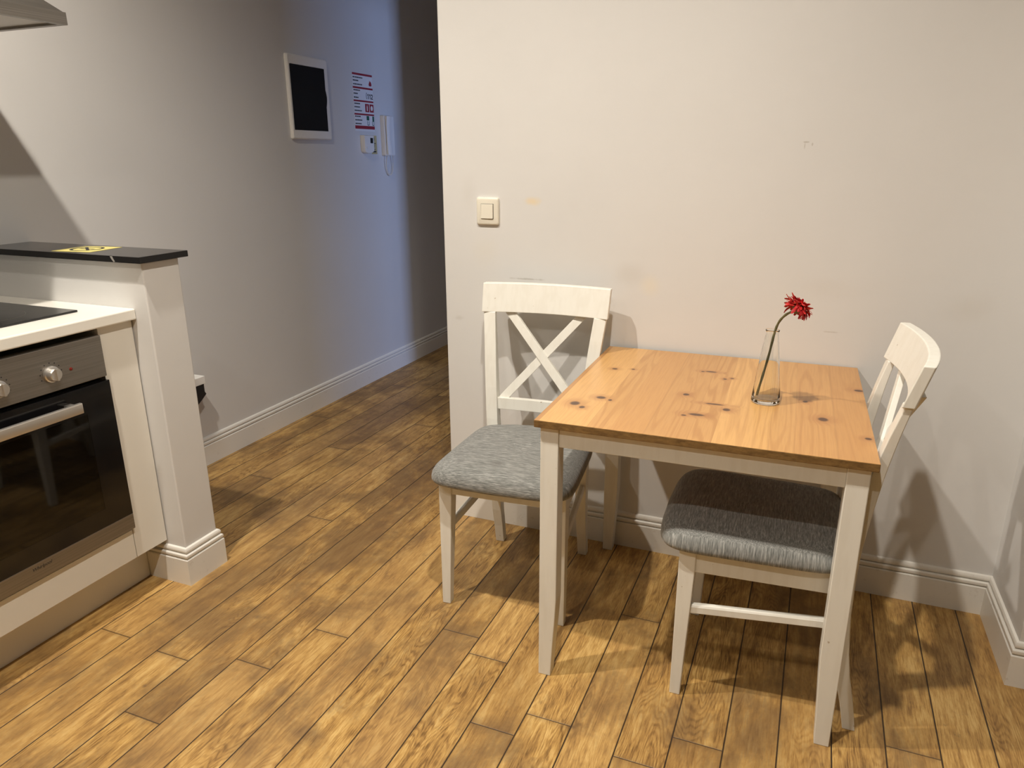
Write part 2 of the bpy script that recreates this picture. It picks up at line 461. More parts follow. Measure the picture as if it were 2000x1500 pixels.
# ------------------------------------------------------------------ room shell
XL = -3.127; XP = -1.85; XR = 0.0; YJ = -0.337; XR2 = 2.2; YF = -6.0; YE = 3.3; XN = 0.7
def S_(name, *boxes, m='wall', bevel=0):
    bm = bmesh.new()
    for b in boxes: box(bm, *b)
    return struct(new_obj(name, bm, M[m], bevel=bevel))
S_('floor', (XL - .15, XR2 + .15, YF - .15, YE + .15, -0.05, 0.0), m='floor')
S_('ceiling', (XL - .15, XR2 + .15, YF - .15, YE + .15, CEIL, CEIL + .05), m='ceiling')
S_('wall_left', (XL - .15, XL, YF, YE, 0, CEIL), m='wall_left')
S_('wall_back', (XP, XR2, 0.0, 0.12, 0, CEIL), m='wall_back', bevel=0.004)
S_('wall_right', (XR, XR2, YJ, 0.0, 0, CEIL))
S_('wall_side', (XR2, XR2 + .15, YF, YE, 0, CEIL), m='wall_dark')
S_('wall_front', (XL - .15, XR2 + .15, YF - .15, YF, 0, CEIL), m='wall_dark')
S_('wall_end', (XL - .15, XR2 + .15, YE, YE + .15, 0, CEIL))
# hall's right wall with a doorway into the next room
S_('wall_hall', (XP, XP + .12, 0.12, 0.60, 0, CEIL), (XP, XP + .12, 1.90, YE, 0, CEIL), (XP, XP + .12, 0.60, 1.90, 2.10, CEIL))
# next room's far wall, with its window opening
S_('wall_far', (XN, XN + .12, 0.12, 1.70, 0, CEIL), (XN, XN + .12, 2.10, YE, 0, CEIL), (XN, XN + .12, 1.70, 2.10, 0, 0.65), (XN, XN + .12, 1.70, 2.10, 2.05, CEIL))
S_('wall_inner', (-.35, -.25, 0.12, 1.73, 0, CEIL))
bm = bmesh.new()
for b in ((XN + .03, XN + .08, 1.70, 1.73, .65, 2.05), (XN + .03, XN + .08, 2.07, 2.10, .65, 2.05), (XN + .03, XN + .08, 1.73, 2.07, .65, .69), (XN + .03, XN + .08, 1.73, 2.07, 2.01, 2.05)):
    box(bm, *b)
struct(new_obj('window_1', bm, M['trim']))
# half-height wall that closes off the kitchen run
PX = -2.437; PY0 = -0.79; PY1 = -0.652
S_('wall_kitchen', (XL, PX, PY0, PY1, 0, 1.073), bevel=0.004)

PROF = [(0.015, 0.0), (0.015, 0.0915), (0.013, 0.0945), (0.0075, 0.0950), (0.0075, 0.0985), (0.0132, 0.0990), (0.0145, 0.103), (0.0135, 0.109),
        (0.010, 0.1120), (0.0035, 0.1125), (0.0035, 0.1155), (0.0085, 0.1160), (0.0098, 0.120), (0.009, 0.1255), (0.006, 0.1305), (0.0, 0.133)]
def skirting(name, path, side=1):
    """path: plan polyline with the room on its left side; profile offset into the room, mitred"""
    P = [Vector(p) for p in path]; n = len(P)
    nor = []
    for i in range(n - 1):
        d = (P[i + 1] - P[i]).normalized(); nor.append(Vector((-d.y, d.x)) * side)
    rings = []
    for i in range(n):
        if i == 0: mv = nor[0]
        elif i == n - 1: mv = nor[-1]
        else:
            a, b = nor[i - 1], nor[i]; mv = (a + b) / (1 + a.dot(b))
        rings.append([(P[i].x + mv.x * d, P[i].y + mv.y * d, z) for d, z in [(0.0, 0.0)] + PROF])
    bm = bmesh.new(); loft(bm, rings)
    return struct(new_obj(name, bm, M['trim'], smooth=True, angle=28))
skirting('baseboard_left', [(XL, YE), (XL, PY1)])
skirting('baseboard_back', [(XR, 0), (XP, 0), (XP, 0.60)])
skirting('baseboard_right', [(XR2, YJ), (XR, YJ), (XR, 0)])
skirting('baseboard_kitchen', [(XL + .016, PY1), (PX, PY1), (PX, PY0), (-2.606, PY0)])

# ------------------------------------------------------------------ ceiling spots (fixtures above the frame)
for i, (sx, sy, e) in enumerate(SPOTS):
    where = ['above the table', 'above the oven worktop', 'in front of the table, nearer the room', 'in front of the oven, nearer the room'][i]
    t_ = thing('ceiling_spotlight', 'round white recessed ceiling spotlight ' + where, 'light', (sx, sy, CEIL), 0, 'ceiling spotlights')
    bm = bmesh.new(); lathe(bm, [(0.052, 0), (0.052, -0.006), (0.045, -0.009), (0.036, -0.006), (0.034, 0)], 28)
    new_obj('trim_ring', bm, M['plastic'], t_, smooth=True)
    bm = bmesh.new(); lathe(bm, [(0.0005, -0.002), (0.033, -0.002), (0.033, 0), (0.0005, 0)], 24)
    lm = bpy.data.materials.get('lamp_glow')
    if not lm:
        q = NT('lamp_glow'); q.set(Emission_Color=(*WARM, 1), Emission_Strength=6.0); lm = q.m
    new_obj('lamp', bm, lm, t_)

# ------------------------------------------------------------------ dining table
HX, HY = 0.384, 0.3865
tb = thing('dining_table', 'square dining table with knotty pine top and white painted legs', 'table', (TC[0], TC[1], 0), TR)
top = new_obj('tabletop', bx(-HX, HX, -HY, HY, 0.7305, 0.75), M['pine'], tb, bevel=0.0018, seg=2)
top['label'] = 'varnished knotty pine tabletop'
top.data.materials.append(M['endgrain'])
for p in top.data.polygons:
    if abs(p.normal.y) > 0.5: p.material_index = 1
ins = 0.013; lw = 0.047; lb = 0.034
def table_leg(sx, sy):
    ox, oy = sx * (HX - ins), sy * (HY - ins)
    bm = bmesh.new(); rings = []
    for z, w_ in ((0, lb), (0.09, 0.0385), (0.17, 0.0435), (0.24, lw), (0.7303, lw)):
        x0, x1 = sorted((ox, ox - sx * w_)); y0, y1 = sorted((oy, oy - sy * w_)); rings.append(rect(x0, x1, y0, y1, z))
    loft(bm, rings)
    return new_obj('leg', bm, M['white'], tb, bevel=0.002)
for sx in (-1, 1):
    for sy in (-1, 1): table_leg(sx, sy)
ia = HX - ins - lw
for sy in (-1, 1):
    y = sy * (HY - ins - 0.004)
    y0, y1 = sorted((y, y - sy * 0.02))
    new_obj('apron', bx(-ia, ia, y0, y1, 0.679, 0.7303), M['white'], tb, bevel=0.0015)
iy = HY - ins - lw
for sx in (-1, 1):
    x = sx * (HX - ins - 0.004); x0, x1 = sorted((x, x - sx * 0.02))
    new_obj('apron', bx(x0, x1, -iy, iy, 0.679, 0.7303), M['white'], tb, bevel=0.0015)

# ------------------------------------------------------------------ chairs
YF_TAB = [(0, .199), (.06, .188), (.14, .168), (.22, .154), (.32, .144), (.42, .140), (.5, .144), (.6, .156), (.7, .174), (.8, .197), (.90, .224), (.96, .242)]
def yfront(z): return interp(YF_TAB, z)
DEP = [(0, .029), (.2, .034), (.42, .038), (.6, .033), (.86, .016), (.96, .016)]
OUT = [(0, .1715), (.2, .1735), (.45, .1785), (.6, .188), (.75, .2), (.87, .2125), (.95, .2155)]
WID = [(0, .031), (.25, .037), (.45, .040), (.95, .042)]
def make_chair(label, loc, rz):
    r = thing('dining_chair', label, 'chair', loc, rz, 'white cross-back dining chairs')
    # front legs
    for s in (-1, 1):
        bm = bmesh.new(); rings = []
        for z, w_ in ((0, .027), (.12, .031), (.26, .0365), (.38, .041), (.4355, .041)):
            x0, x1 = sorted((s * .200, s * (.200 - w_))); rings.append(rect(x0, x1, -.225, -.225 + w_, z))
        loft(bm, rings); new_obj('leg', bm, M['white'], r, bevel=0.002)
    # rear legs carry up into the back posts
    for s in (-1, 1):
        bm = bmesh.new(); rings = []
        for k in range(25):
            z = 0.863 * k / 24
            o_, w_, y, d = interp(OUT, z), interp(WID, z), yfront(z), interp(DEP, z)
            x0, x1 = sorted((s * o_, s * (o_ - w_))); rings.append(rect(x0, x1, y, y + d, z))
        loft(bm, rings); new_obj('leg', bm, M['white'], r, bevel=0.002)
    # seat frame rails
    new_obj('apron', bx(-.163, .163, -.221, -.203, .386, .436), M['white'], r, bevel=0.0015)
    new_obj('apron', bx(-.145, .145, .148, .166, .375, .436), M['white'], r, bevel=0.0015)
    for s in (-1, 1):
        bm = bmesh.new(); rings = []
        for y, xo in ((-.19, .195), (.150, .174)):
            x0, x1 = sorted((s * xo, s * (xo - .018)))
            rings.append([(x0, y, .372), (x1, y, .372), (x1, y, .436), (x0, y, .436)])
        loft(bm, rings); new_obj('apron', bm, M['white'], r, bevel=0.0015)
    # side stretchers
    for s in (-1, 1):
        bm = bmesh.new()
        a = Vector((s * .184, -.196, .262)); b = Vector((s * .160, .165, .288)); rings = []
        for t_ in (0, 1):
            p = a.lerp(b, t_)
            rings.append([(p.x + dx, p.y, p.z + dz) for dx, dz in ((-.009, -.012), (.009, -.012), (.009, .006), (.006, .012), (-.006, .012), (-.009, .006))])
        loft(bm, rings); new_obj('stretcher', bm, M['white'], r, bevel=0.0015)
    # curved top rail
    bm = bmesh.new(); rings = []; hw = .2195; N = 18
    for k in range(N + 1):
        x = -hw + 2 * hw * k / N; sag = .030 * (1 - (x / hw) ** 2)
        a = yfront(.862) - .008 + sag; b = yfront(.957) - .008 + sag
        rings.append([(x * .985, a, .862), (x * .985, a + .026, .862), (x, b + .024, .957), (x, b, .957)])
    loft(bm, rings); new_obj('top_rail', bm, M['white'], r, bevel=0.0025)
    # lower back rail
    bm = bmesh.new(); rings = []
    for k in range(9):
        x = -.152 + .304 * k / 8; sag = .006 * (1 - (x / .152) ** 2); a = yfront(.55) + .006 + sag
        rings.append([(x, a, .537), (x, a + .018, .537), (x, a + .021, .577), (x, a + .003, .577)])
    loft(bm, rings); new_obj('back_rail', bm, M['white'], r, bevel=0.0015)
    # crossed bars
    for s, dy in ((-1, 0.006), (1, 0.0)):
        bm = bmesh.new(); rings = []; N = 12
        for k in range(N + 1):
            t_ = k / N; z = .568 + (.872 - .568) * t_; xc = s * (.134 - .268 * t_)
            y = yfront(.568) + (yfront(.872) - yfront(.568)) * t_ + .006 + dy + .014 * t_ + .004
            hwx = .0185
            rings.append([(xc - hwx, y, z), (xc + hwx, y, z), (xc + hwx, y + .014, z), (xc - hwx, y + .014, z)])
        loft(bm, rings); new_obj('cross_bar', bm, M['white'], r, bevel=0.0012)
    # padded seat
    def outline():
        out = []
        N = 80
        for k in range(N):
            a = 2 * PI * k / N; c, s_ = math.cos(a), math.sin(a); e = 0.30
            u = math.copysign(abs(c) ** e, c); v = math.copysign(abs(s_) ** e, s_)
            y = -.0565 + v * .2205
            t_ = (v + 1) / 2
            hwx = .231 - .024 * t_
            x = u * hwx * .985
            if v > 0.95 and abs(x) < .13: y += .026 * (1 - (x / .13) ** 2)
            if v < -0.5: y -= .012 * (1 - (x / .23) ** 2)
            out.append((x, y))
        return out
    OL = outline(); bm = bmesh.new(); rings = []
    for z, i_ in ((.4365, .03), (.4335, .012), (.436, .004), (.444, 0), (.455, 0), (.466, .002), (.476, .007), (.485, .016), (.4915, .030), (.4955, .052), (.498, .09), (.499, .15), (.4995, .20)):
        f = 1 - i_ / .215
        rings.append([(x * f, -.055 + (y + .055) * f, z - .004 * (abs(x) / .22) ** 3 * (1 if z > .45 else 0)) for x, y in OL])
    loft(bm, rings); new_obj('seat', bm, M['fabric'], r, smooth=True, angle=80)['label'] = 'grey melange padded seat'
    return r
# chair beside the left edge of the table, back to the wall
A1 = math.radians(3.45)
def chair_at(fx, fy, a, label):
    """place so that the middle of the front legs' front face is at fx,fy"""
    return make_chair(label, (fx - math.sin(a) * .225, fy + math.cos(a) * .225, 0), a)
c1 = chair_at(-1.398, -.563, A1, 'white cross-back chair with grey seat, its back against the wall by the light switch')
make2 = thing
def dup(root, loc, rz, label):
    r = root.copy(); COL.objects.link(r); r.location = loc; r.rotation_euler = (0, 0, rz); r['label'] = label
    for ch in list(root.children):
        c = ch.copy(); COL.objects.link(c); c.parent = r
        for g in ch.children:
            d = g.copy(); COL.objects.link(d); d.parent = c
    return r
dup(c1, (-0.625, -0.515, 0), -PI / 2 + math.radians(0.5), 'white cross-back chair pushed under the right side of the pine table, near the room corner')

# ------------------------------------------------------------------ vase and flower
VC = (-0.694, -0.440, 0.7502)
bm = bmesh.new()
def fac(a, z):
    k = min(1, max(0, z / 0.05)) * min(1, max(0, (0.13 - z) / 0.05))
    return 1 - 0.025 * k * (0.5 + 0.5 * math.cos(8 * a))
outer = [(0.0005, 0), (0.026, 0), (0.034, 0.0015), (0.0368, 0.006), (0.0362, 0.014), (0.033, 0.045), (0.0285, 0.085), (0.0235, 0.125), (0.0185, 0.160), (0.0155, 0.182), (0.0155, 0.187), (0.0172, 0.1905), (0.0172, 0.193)]
inner = [(0.0158, 0.1935), (0.0140, 0.190), (0.0135, 0.182), (0.0163, 0.160), (0.0212, 0.125), (0.0262, 0.085), (0.0308, 0.045), (0.0335, 0.016), (0.031, 0.010), (0.018, 0.007), (0.0005, 0.0065)]
lathe(bm, outer + inner, 48, (0, 0, 0), fac)
vz = new_obj('glass_vase', bm, M['glass'], smooth=True, angle=60); vz.location = VC
tag(vz, 'clear conical glass bud vase standing on the pine table', 'vase')

fl = thing('red_flower', 'single red flower with a bent brown-green stem, standing in the glass vase', 'flower', (VC[0], VC[1], VC[2] + .008))
stem = smooth_pts([(-.0235, .002, .004), (-.013, .0, .062), (-.003, -.001, .120), (.005, -.001, .178), (.013, -.008, .208), (.027, -.022, .230), (.043, -.036, .243), (.049, -.043, .249)], 6)
bm = bmesh.new(); n_ = len(stem)
tube(bm, stem, [0.0031 + 0.0003 * math.sin(i * 1.3) + (0.0012 if i > n_ - 5 else 0) for i in range(n_)], 10)
new_obj('stem', bm, M['stem'], fl, smooth=True)
HC = Vector((.052, -.046, .251)); NV = Vector((0.55, 0.33, 0.80)).normalized()
U_ = NV.orthogonal().normalized(); V_ = NV.cross(U_)
bm = bmesh.new(); rings = []
for r_, h_ in ((.004, -.012), (.009, -.006), (.014, .001), (.018, .008), (.016, .011)):
    rings.append([HC + NV * h_ + r_ * (math.cos(2 * PI * k / 14) * U_ + math.sin(2 * PI * k / 14) * V_) for k in range(14)])
loft(bm, rings); new_obj('calyx', bm, M['calyx'], fl, smooth=True)
bm = bmesh.new(); rnd = random.Random(3)
for ring, (n, L_, tilt, w_) in enumerate(((28, .033, .02, .0085), (28, .032, .22, .0085), (26, .028, .45, .0085), (22, .021, .75, .007), (16, .014, 1.1, .006), (10, .009, 1.4, .004))):
    for k in range(n):
        a = 2 * PI * (k + rnd.random() * .5) / n; D = math.cos(a) * U_ + math.sin(a) * V_; T = NV.cross(D)
        L = L_ * rnd.uniform(.8, 1.2); tl = tilt + rnd.uniform(-.25, .2); curl = rnd.uniform(-2.2, .3); tw = rnd.uniform(-.5, .5)
        p = HC + NV * (.004 + .002 * ring) + D * .006; ang = tl; prev = None
        S6 = 6; rr = []
        for j in range(S6 + 1):
            u = j / S6; ww = w_ * math.sin(PI * (.08 + .80 * u)) ** .8 * .55
            d = D * math.cos(ang) + NV * math.sin(ang); nn = -D * math.sin(ang) + NV * math.cos(ang)
            sd = T * math.cos(tw * u) + nn * math.sin(tw * u)
            rr.append([p - sd * ww, p + nn * .0006 - sd * 0, p + sd * ww, p - nn * .0004])
            p = p + d * (L / S6); ang += curl / S6
        loft(bm, rr)
new_obj('petals', bm, M['petal'], fl, smooth=True, angle=60)

# ------------------------------------------------------------------ light switch
sw = thing('light_switch', 'square ivory rocker light switch on the wall above the left chair', 'light switch', (-1.6745, 0, 1.1855))
bm = bmesh.new()
o = rrect(-.0415, .0415, -.0465, .0465, .007)
def sc(pts, d, y):
    return [(x - math.copysign(d, x), y, z - math.copysign(d, z)) for x, z in pts]
loft(bm, [sc(o, 0, -.0002), sc(o, 0, -.006), sc(o, .002, -.009), sc(o, .006, -.0105)])
new_obj('switch_plate', bm, M['cream'], sw, smooth=True, angle=50)
new_obj('rocker_gap', bx(-.0235, .0235, -.0112, -.0100, -.0255, .0255), M['ink'], sw)
bm = bmesh.new()
loft(bm, [[(-.0228, -.0105, -.0245), (.0222, -.0105, -.0245), (.0222, -.0105, .0245), (-.0228, -.0105, .0245)],
          [(-.0228, -.0135, -.0242), (.0218, -.0152, -.0242), (.0218, -.0135, .0242), (-.0228, -.0118, .0242)]])
new_obj('rocker', bm, M['cream'], sw, bevel=0.0008)

# ------------------------------------------------------------------ things on the hall wall (wall plane X = XL)
fb = thing('fuse_box', 'white framed wall fuse box with black smoked door', 'fuse box', (XL, .985, 1.656))
bm = bmesh.new()
o = rrect(-.166, .166, -.201, .201, .008, 3)
def scx(pts, d, x):
    return [(x, y - math.copysign(d, y), z - math.copysign(d, z)) for y, z in pts]
inn = rrect(-.150, .134, -.157, .155, .002, 3)
def rx_(pts, x): return [(x, y, z) for y, z in pts]
loft(bm, [scx(o, 0, .0003), scx(o, 0, .010), scx(o, .006, .016), rx_(inn, .016), rx_(inn, .006)])
new_obj('frame', bm, M['plastic'], fb, smooth=True, angle=30)
bm = bmesh.new()
dr = [(-.1485, -.1555), (.1325, -.1555), (.1325, -.035)] + [(.1325 + .009 * math.sin(PI * k / 8), -.035 + .085 * k / 8) for k in range(1, 8)] + [(.1325, .05), (.1325, .1535), (-.1485, .1535)]
prism(bm, dr, 0, .008, .0175)
new_obj('door', bm, M['panelglass'], fb, bevel=0.001)

# fire safety notice
fs = thing('fire_safety_notice', 'white paper fire safety notice with red bars and emergency number', 'sign', (XL, 1.400, 1.523))
W_, H_ = .207, .301
new_obj('sheet', bx(.0003, .0012, 0, W_, -.012, H_), M['paper'], fs)
bm = bmesh.new()
for f0, f1 in ((0, .036), (.242, .275), (.478, .508), (.718, .748), (.940, 1.0)):
    box(bm, .0012, .0016, 0.001, W_ - .001, H_ * (1 - f1), H_ * (1 - f0))
new_obj('red_bars', bm, M['red'], fs)
for block in (((.078, .47), (.135, .26), (.20, .42)), ((.305, .30), (.365, .18), (.435, .2)), ((.545, .26), (.605, .25), (.67, .33)), ((.775, .25), (.84, .32), (.905, .3))):
    bm = bmesh.new()
    for f, l in block:
        y = .006; rn = random.Random(int(f * 1000))
        while y < .006 + W_ * l:
            d = rn.uniform(.006, .016); box(bm, .0012, .0015, y, min(y + d, .01 + W_ * l), H_ * (1 - f) - .0032, H_ * (1 - f) + .0032); y += d + .0022
    new_obj('printed_text', bm, M['ink'], fs)
def text_mesh(name, body, size, m, parent, mat4, extrude=0.0003, shear=0.0, bold=0):
    cu = bpy.data.curves.new('tmp', 'FONT'); cu.body = body; cu.size = size; cu.extrude = extrude
    cu.align_x = 'CENTER'; cu.align_y = 'CENTER'; cu.shear = shear; cu.offset = bold
    to = bpy.data.objects.new('tmp', cu); COL.objects.link(to)
    dg = bpy.context.evaluated_depsgraph_get(); dg.update()
    me = bpy.data.meshes.new_from_object(to.evaluated_get(dg)); me.name = name
    bpy.data.objects.remove(to)
    me.transform(mat4); me.materials.clear(); me.materials.append(m)
    ob = bpy.data.objects.new(name, me); COL.objects.link(ob); ob.parent = parent
    return ob
# plane facing +X: text x -> +Y, text y -> +Z
FX = Matrix(((0, 0, 1, 0), (1, 0, 0, 0), (0, 1, 0, 0), (0, 0, 0, 1)))
bm = bmesh.new()
def glyph(pts, y0, z0, sc_):
    prism(bm, [(y0 + a * sc_, z0 + b * sc_) for a, b in pts], 0, .0012, .0017)
ONE = [(.26, 0), (.46, 0), (.46, 1), (.30, 1), (.06, .82), (.06, .66), (.26, .74)]
TWO = [(.0, 0), (.66, 0), (.66, .17), (.28, .17), (.52, .42), (.64, .62), (.62, .82), (.48, .96), (.30, 1.0), (.12, .95), (.01, .80), (.0, .68), (.18, .66), (.22, .78), (.31, .83), (.41, .78), (.44, .66), (.36, .50), (.0, .16)]
for gi, gl in enumerate((ONE, ONE, TWO)): glyph(gl, W_ * (.70 + .095 * gi), H_ * .555, .029)
new_obj('emergency_number', bm, M['ink'], fs)
bm = bmesh.new()   # receiver
hp = smooth_pts([(.0014, W_ * .665, H_ * .665), (.0014, W_ * .645, H_ * .61), (.0014, W_ * .665, H_ * .555)], 6)
tube(bm, hp, [.0032] + [.0016] * (len(hp) - 2) + [.0032], 6); new_obj('receiver_symbol', bm, M['ink'], fs)
bm = bmesh.new()   # flame
fp = [(-.013, 0), (-.016, .010), (-.010, .021), (-.004, .034), (.002, .024), (.006, .030), (.012, .018), (.015, .008), (.011, 0)]
prism(bm, [(W_ * .88 + a, H_ * .795 + b * .9) for a, b in fp], 0, .0012, .0016); new_obj('flame_symbol', bm, M['red'], fs)
bm = bmesh.new()
box(bm, .0012, .0015, W_ * .56, W_ * .76, H_ * .315, H_ * .465); new_obj('red_square', bm, M['red'], fs); bm = bmesh.new(); box(bm, .0012, .0015, W_ * .79, W_ * .99, H_ * .315, H_ * .465)
new_obj('red_square', bm, M['red'], fs)
bm = bmesh.new()
prism(bm, rrect(W_ * .635, W_ * .685, H_ * .335, H_ * .425, .004, 3), 0, .0015, .0018)
box(bm, .0015, .0018, W_ * .65, W_ * .67, H_ * .425, H_ * .445)
new_obj('extinguisher_symbol', bm, M['paper'], fs); bm = bmesh.new()
prism(bm, [(W_ * .89 + .012 * math.cos(2 * PI * k / 16), H_ * .39 + .014 * math.sin(2 * PI * k / 16)) for k in range(16)], 0, .0015, .0018)
new_obj('hose_reel_symbol', bm, M['paper'], fs)
bm = bmesh.new()
box(bm, .0012, .0015, W_ * .60, W_ * .73, H_ * .165, H_ * .245); new_obj('green_square', bm, M['green'], fs); bm = bmesh.new(); box(bm, .0012, .0015, W_ * .90, W_ * .985, H_ * .145, H_ * .245)
new_obj('green_square', bm, M['green'], fs)
for cy in (.68, .93):
    bm = bmesh.new()
    for a in (-.011, .006): box(bm, .0012, .0015, W_ * cy + a, W_ * cy + a + .004, H_ * .075, H_ * .15)
    box(bm, .0012, .0015, W_ * cy - .008, W_ * cy + .008, H_ * .07, H_ * .082)
    new_obj('figure_symbol', bm, M['green'], fs)

# thermostat + yellow sticker
th = thing('thermostat', 'small white wall thermostat with a dark display, below the fire notice', 'thermostat', (XL, 1.500, 1.440))
bm = bmesh.new()
o = [(-.053, .048), (-.053, -.038), (-.046, -.048), (-.030, -.053), (.0, -.054), (.028, -.050), (.043, -.044), (.050, -.036), (.050, .048)]
def sc2(pts, d, x): return [(x, y * (1 - d), z * (1 - d)) for y, z in pts]
loft(bm, [sc2(o, 0, .0003), sc2(o, 0, .022), sc2(o, .06, .028)])
new_obj('housing', bm, M['plastic'], th, smooth=True, angle=40)
new_obj('display', bx(.0275, .0292, .008, .036, .004, .034), M['lcd'], th, bevel=0.001)
bm = bmesh.new(); tube(bm, [(.028, -.030, -.02), (.031, -.030, -.02)], .006, 14); new_obj('button', bm, M['plastic'], th, smooth=True)
ys = thing('instruction_sticker', 'narrow pale yellow sticker with black marks beside the thermostat', 'sticker', (XL, 1.590, 1.437))
new_obj('backing', bx(.0003, .0011, -.029, .030, -.054, .052), M['labelyellow'], ys)
bm = bmesh.new()
prism(bm, rrect(-.016, .004, .022, .044, .005, 3), 0, .0011, .0015)
for a, b, c_, d in ((-.014, .016, .004, .009), (-.006, .010, -.006, -.003), (-.012, .006, -.014, -.011), (-.008, .008, -.030, -.024), (-.016, .018, -.044, -.036)):
    box(bm, .0011, .0014, a, b, c_, d)
new_obj('printed_marks', bm, M['ink'], ys)

# intercom handset
ic = thing('intercom_handset', 'white wall intercom with handset and hanging curly cord', 'intercom', (XL, 1.735, 1.485))
bm = bmesh.new()
o = rrect(-.062, .050, -.112, .122, .008, 3)
loft(bm, [rx_(o, .0003), rx_(o, .024), [(.028, y * .95, z * .97) for y, z in o]])
new_obj('base', bm, M['plastic'], ic, smooth=True, angle=40)
bm = bmesh.new(); rings = []
for k in range(15):
    z = -.105 + .222 * k / 14; u = abs(2 * k / 14 - 1)
    th_ = .036 + .006 * u ** 2; x0 = .0285 + .004 * (1 - u ** 2)
    hw = .026 - .004 * (1 - u)
    yo = -.030; rings.append([(x0, -hw + yo, z), (x0, hw + yo, z), (th_ + .002, hw + yo, z), (th_ + .006, hw * .5 + yo, z), (th_ + .006, -hw * .5 + yo, z), (th_ + .002, -hw + yo, z)])
loft(bm, rings); new_obj('handset', bm, M['plastic'], ic, smooth=True, angle=45)
bm = bmesh.new()
base_p = smooth_pts([(.02, -.035, -.112), (.014, -.040, -.150), (.010, -.032, -.190), (.010, -.012, -.222), (.010, .012, -.226), (.010, .034, -.205), (.012, .042, -.165), (.02, .034, -.112)], 16)
hel = []
for i, p in enumerate(base_p):
    for j in range(4):
        q = base_p[min(i + 1, len(base_p) - 1)]; pp = p.lerp(q, j / 4); a = (i * 4 + j) * 1.05
        hel.append(pp + Vector((.0034 * math.cos(a), .0024 * math.sin(a), .0024 * math.sin(a))))
tube(bm, hel, .0011, 5); new_obj('cord', bm, M['plastic'], ic, smooth=True)

# fixture low on the wall just behind the half wall
wf = thing('wall_fixture', 'small white-topped black fixture low on the wall, half hidden behind the half-height wall', 'wall fixture', (XL, -.12, .36))
new_obj('cover', bx(.0003, .077, -.11, .100, .050, .085), M['plastic'], wf, bevel=0.002)['label'] = 'white flat cover'
bm = bmesh.new(); prism(bm, [(-.09, .0495), (-.09, -.02), (-.02, -.045), (.045, -.038), (.075, -.020), (.103, .0), (.095, .012), (.095, .0495)], 0, .001, .072)
new_obj('body', bm, M['black'], wf, bevel=0.003)['label'] = 'black body'

# ------------------------------------------------------------------ granite ledge and its sticker
bm = bmesh.new(); box(bm, XL + .0005, -2.419, -.811, -.628, 1.0732, 1.092)
lg = new_obj('granite_ledge', bm, M['granite'], bevel=0.0015)
tag(lg, 'black granite ledge capping the half-height wall beside the kitchen worktop', 'ledge')
bm = bmesh.new()
rr = [(-2.522, -.8118, 1.0745), (-2.516, -.8118, 1.0755), (-2.521, -.8118, 1.083), (-2.524, -.8118, 1.0908), (-2.533, -.8118, 1.0908), (-2.529, -.8118, 1.083)]
loft(bm, [rr, [(x, -.8108, z) for x, y, z in rr]])
ch = new_obj('chip_mark', bm, M['filter'], lg); ch.matrix_parent_inverse.identity(); ch['label'] = 'pale chipped mark on the front edge'
ns = thing('no_smoking_sticker', 'yellow no-smoking sticker with black crossed circle lying flat on the black granite ledge', 'sticker', (-2.742, -.718, 1.0921), math.radians(8))
new_obj('backing', bx(-.072, .072, -.066, .066, 0, .0007), M['yellow'], ns)
bm = bmesh.new()
N = 36; ring = []
for r_ in (.040, .049):
    ring.append([(r_ * math.cos(2 * PI * k / N), r_ * math.sin(2 * PI * k / N)) for k in range(N)])
a0 = [bm.verts.new((x, y, .0011)) for x, y in ring[0]]; a1 = [bm.verts.new((x, y, .0011)) for x, y in ring[1]]
b0 = [bm.verts.new((x, y, .0007)) for x, y in ring[0]]; b1 = [bm.verts.new((x, y, .0007)) for x, y in ring[1]]
for k in range(N):
    j = (k + 1) % N
    for q in ((a0[k], a0[j], a1[j], a1[k]), (b0[k], b1[k], b1[j], b0[j]), (a1[k], a1[j], b1[j], b1[k]), (a0[k], b0[k], b0[j], a0[j])): bm.faces.new(q)
new_obj('prohibition_ring', bm, M['ink'], ns)
bm = bmesh.new(); c, s_ = math.cos(-.78), math.sin(-.78)
loft(bm, [[(c * x - s_ * y, s_ * x + c * y, z) for x, y in ((-.042, -.0045), (.042, -.0045), (.042, .0045), (-.042, .0045))] for z in (.0007, .0012)])
new_obj('slash', bm, M['ink'], ns)
new_obj('cigarette_symbol', bx(-.026, .026, -.005, .005, .0007, .0010), M['ink'], ns)

# ------------------------------------------------------------------ kitchen run
YA = -0.7905; YB = -3.2; FXX = -2.51
kc = thing('kitchen_base_unit', 'white kitchen base unit with filler panel housing the oven', 'kitchen unit', (FXX, YA, 0))
# carcass pieces in local coordinates (x from front, y from pillar)
def kb(name, m, *b, bevel=.0015):
    x0, x1, y0, y1, z0, z1 = b
    return new_obj(name, bx(x0 - FXX, x1 - FXX, y0 - YA, y1 - YA, z0, z1), M[m], kc, bevel=bevel)
kb('filler_panel', 'cabinet', -2.528, FXX, -.912, YA - .004, .15, .899)
kb('side_panel', 'cabinet', XL + .02, -2.529, -.912, -.895, .15, .899)
kb('lower_panel', 'cabinet', -2.528, FXX, -1.518, -.9145, .15, .249)
kb('side_panel', 'cabinet', XL + .02, FXX, -1.538, -1.520, .15, .899)
kb('carcass_floor', 'cabinet', XL + .02, -2.53, -1.518, -.915, .15, .168)
dr_ = kb('door', 'cabinet', -2.528, FXX, -2.138, -1.542, .15, .895)
kb('carcass', 'cabinet', XL + .02, -2.531, YB, -1.54, .15, .899)
kb('plinth', 'plinth', -2.618, -2.602, YB, -.806, .0005, .149)
wt = new_obj('worktop', bx(XL + .0005, -2.49, YB, -.7905, .9005, .934), M['worktop'], bevel=0.004)
tag(wt, 'cream white laminate kitchen worktop running up to the half-height wall', 'worktop')
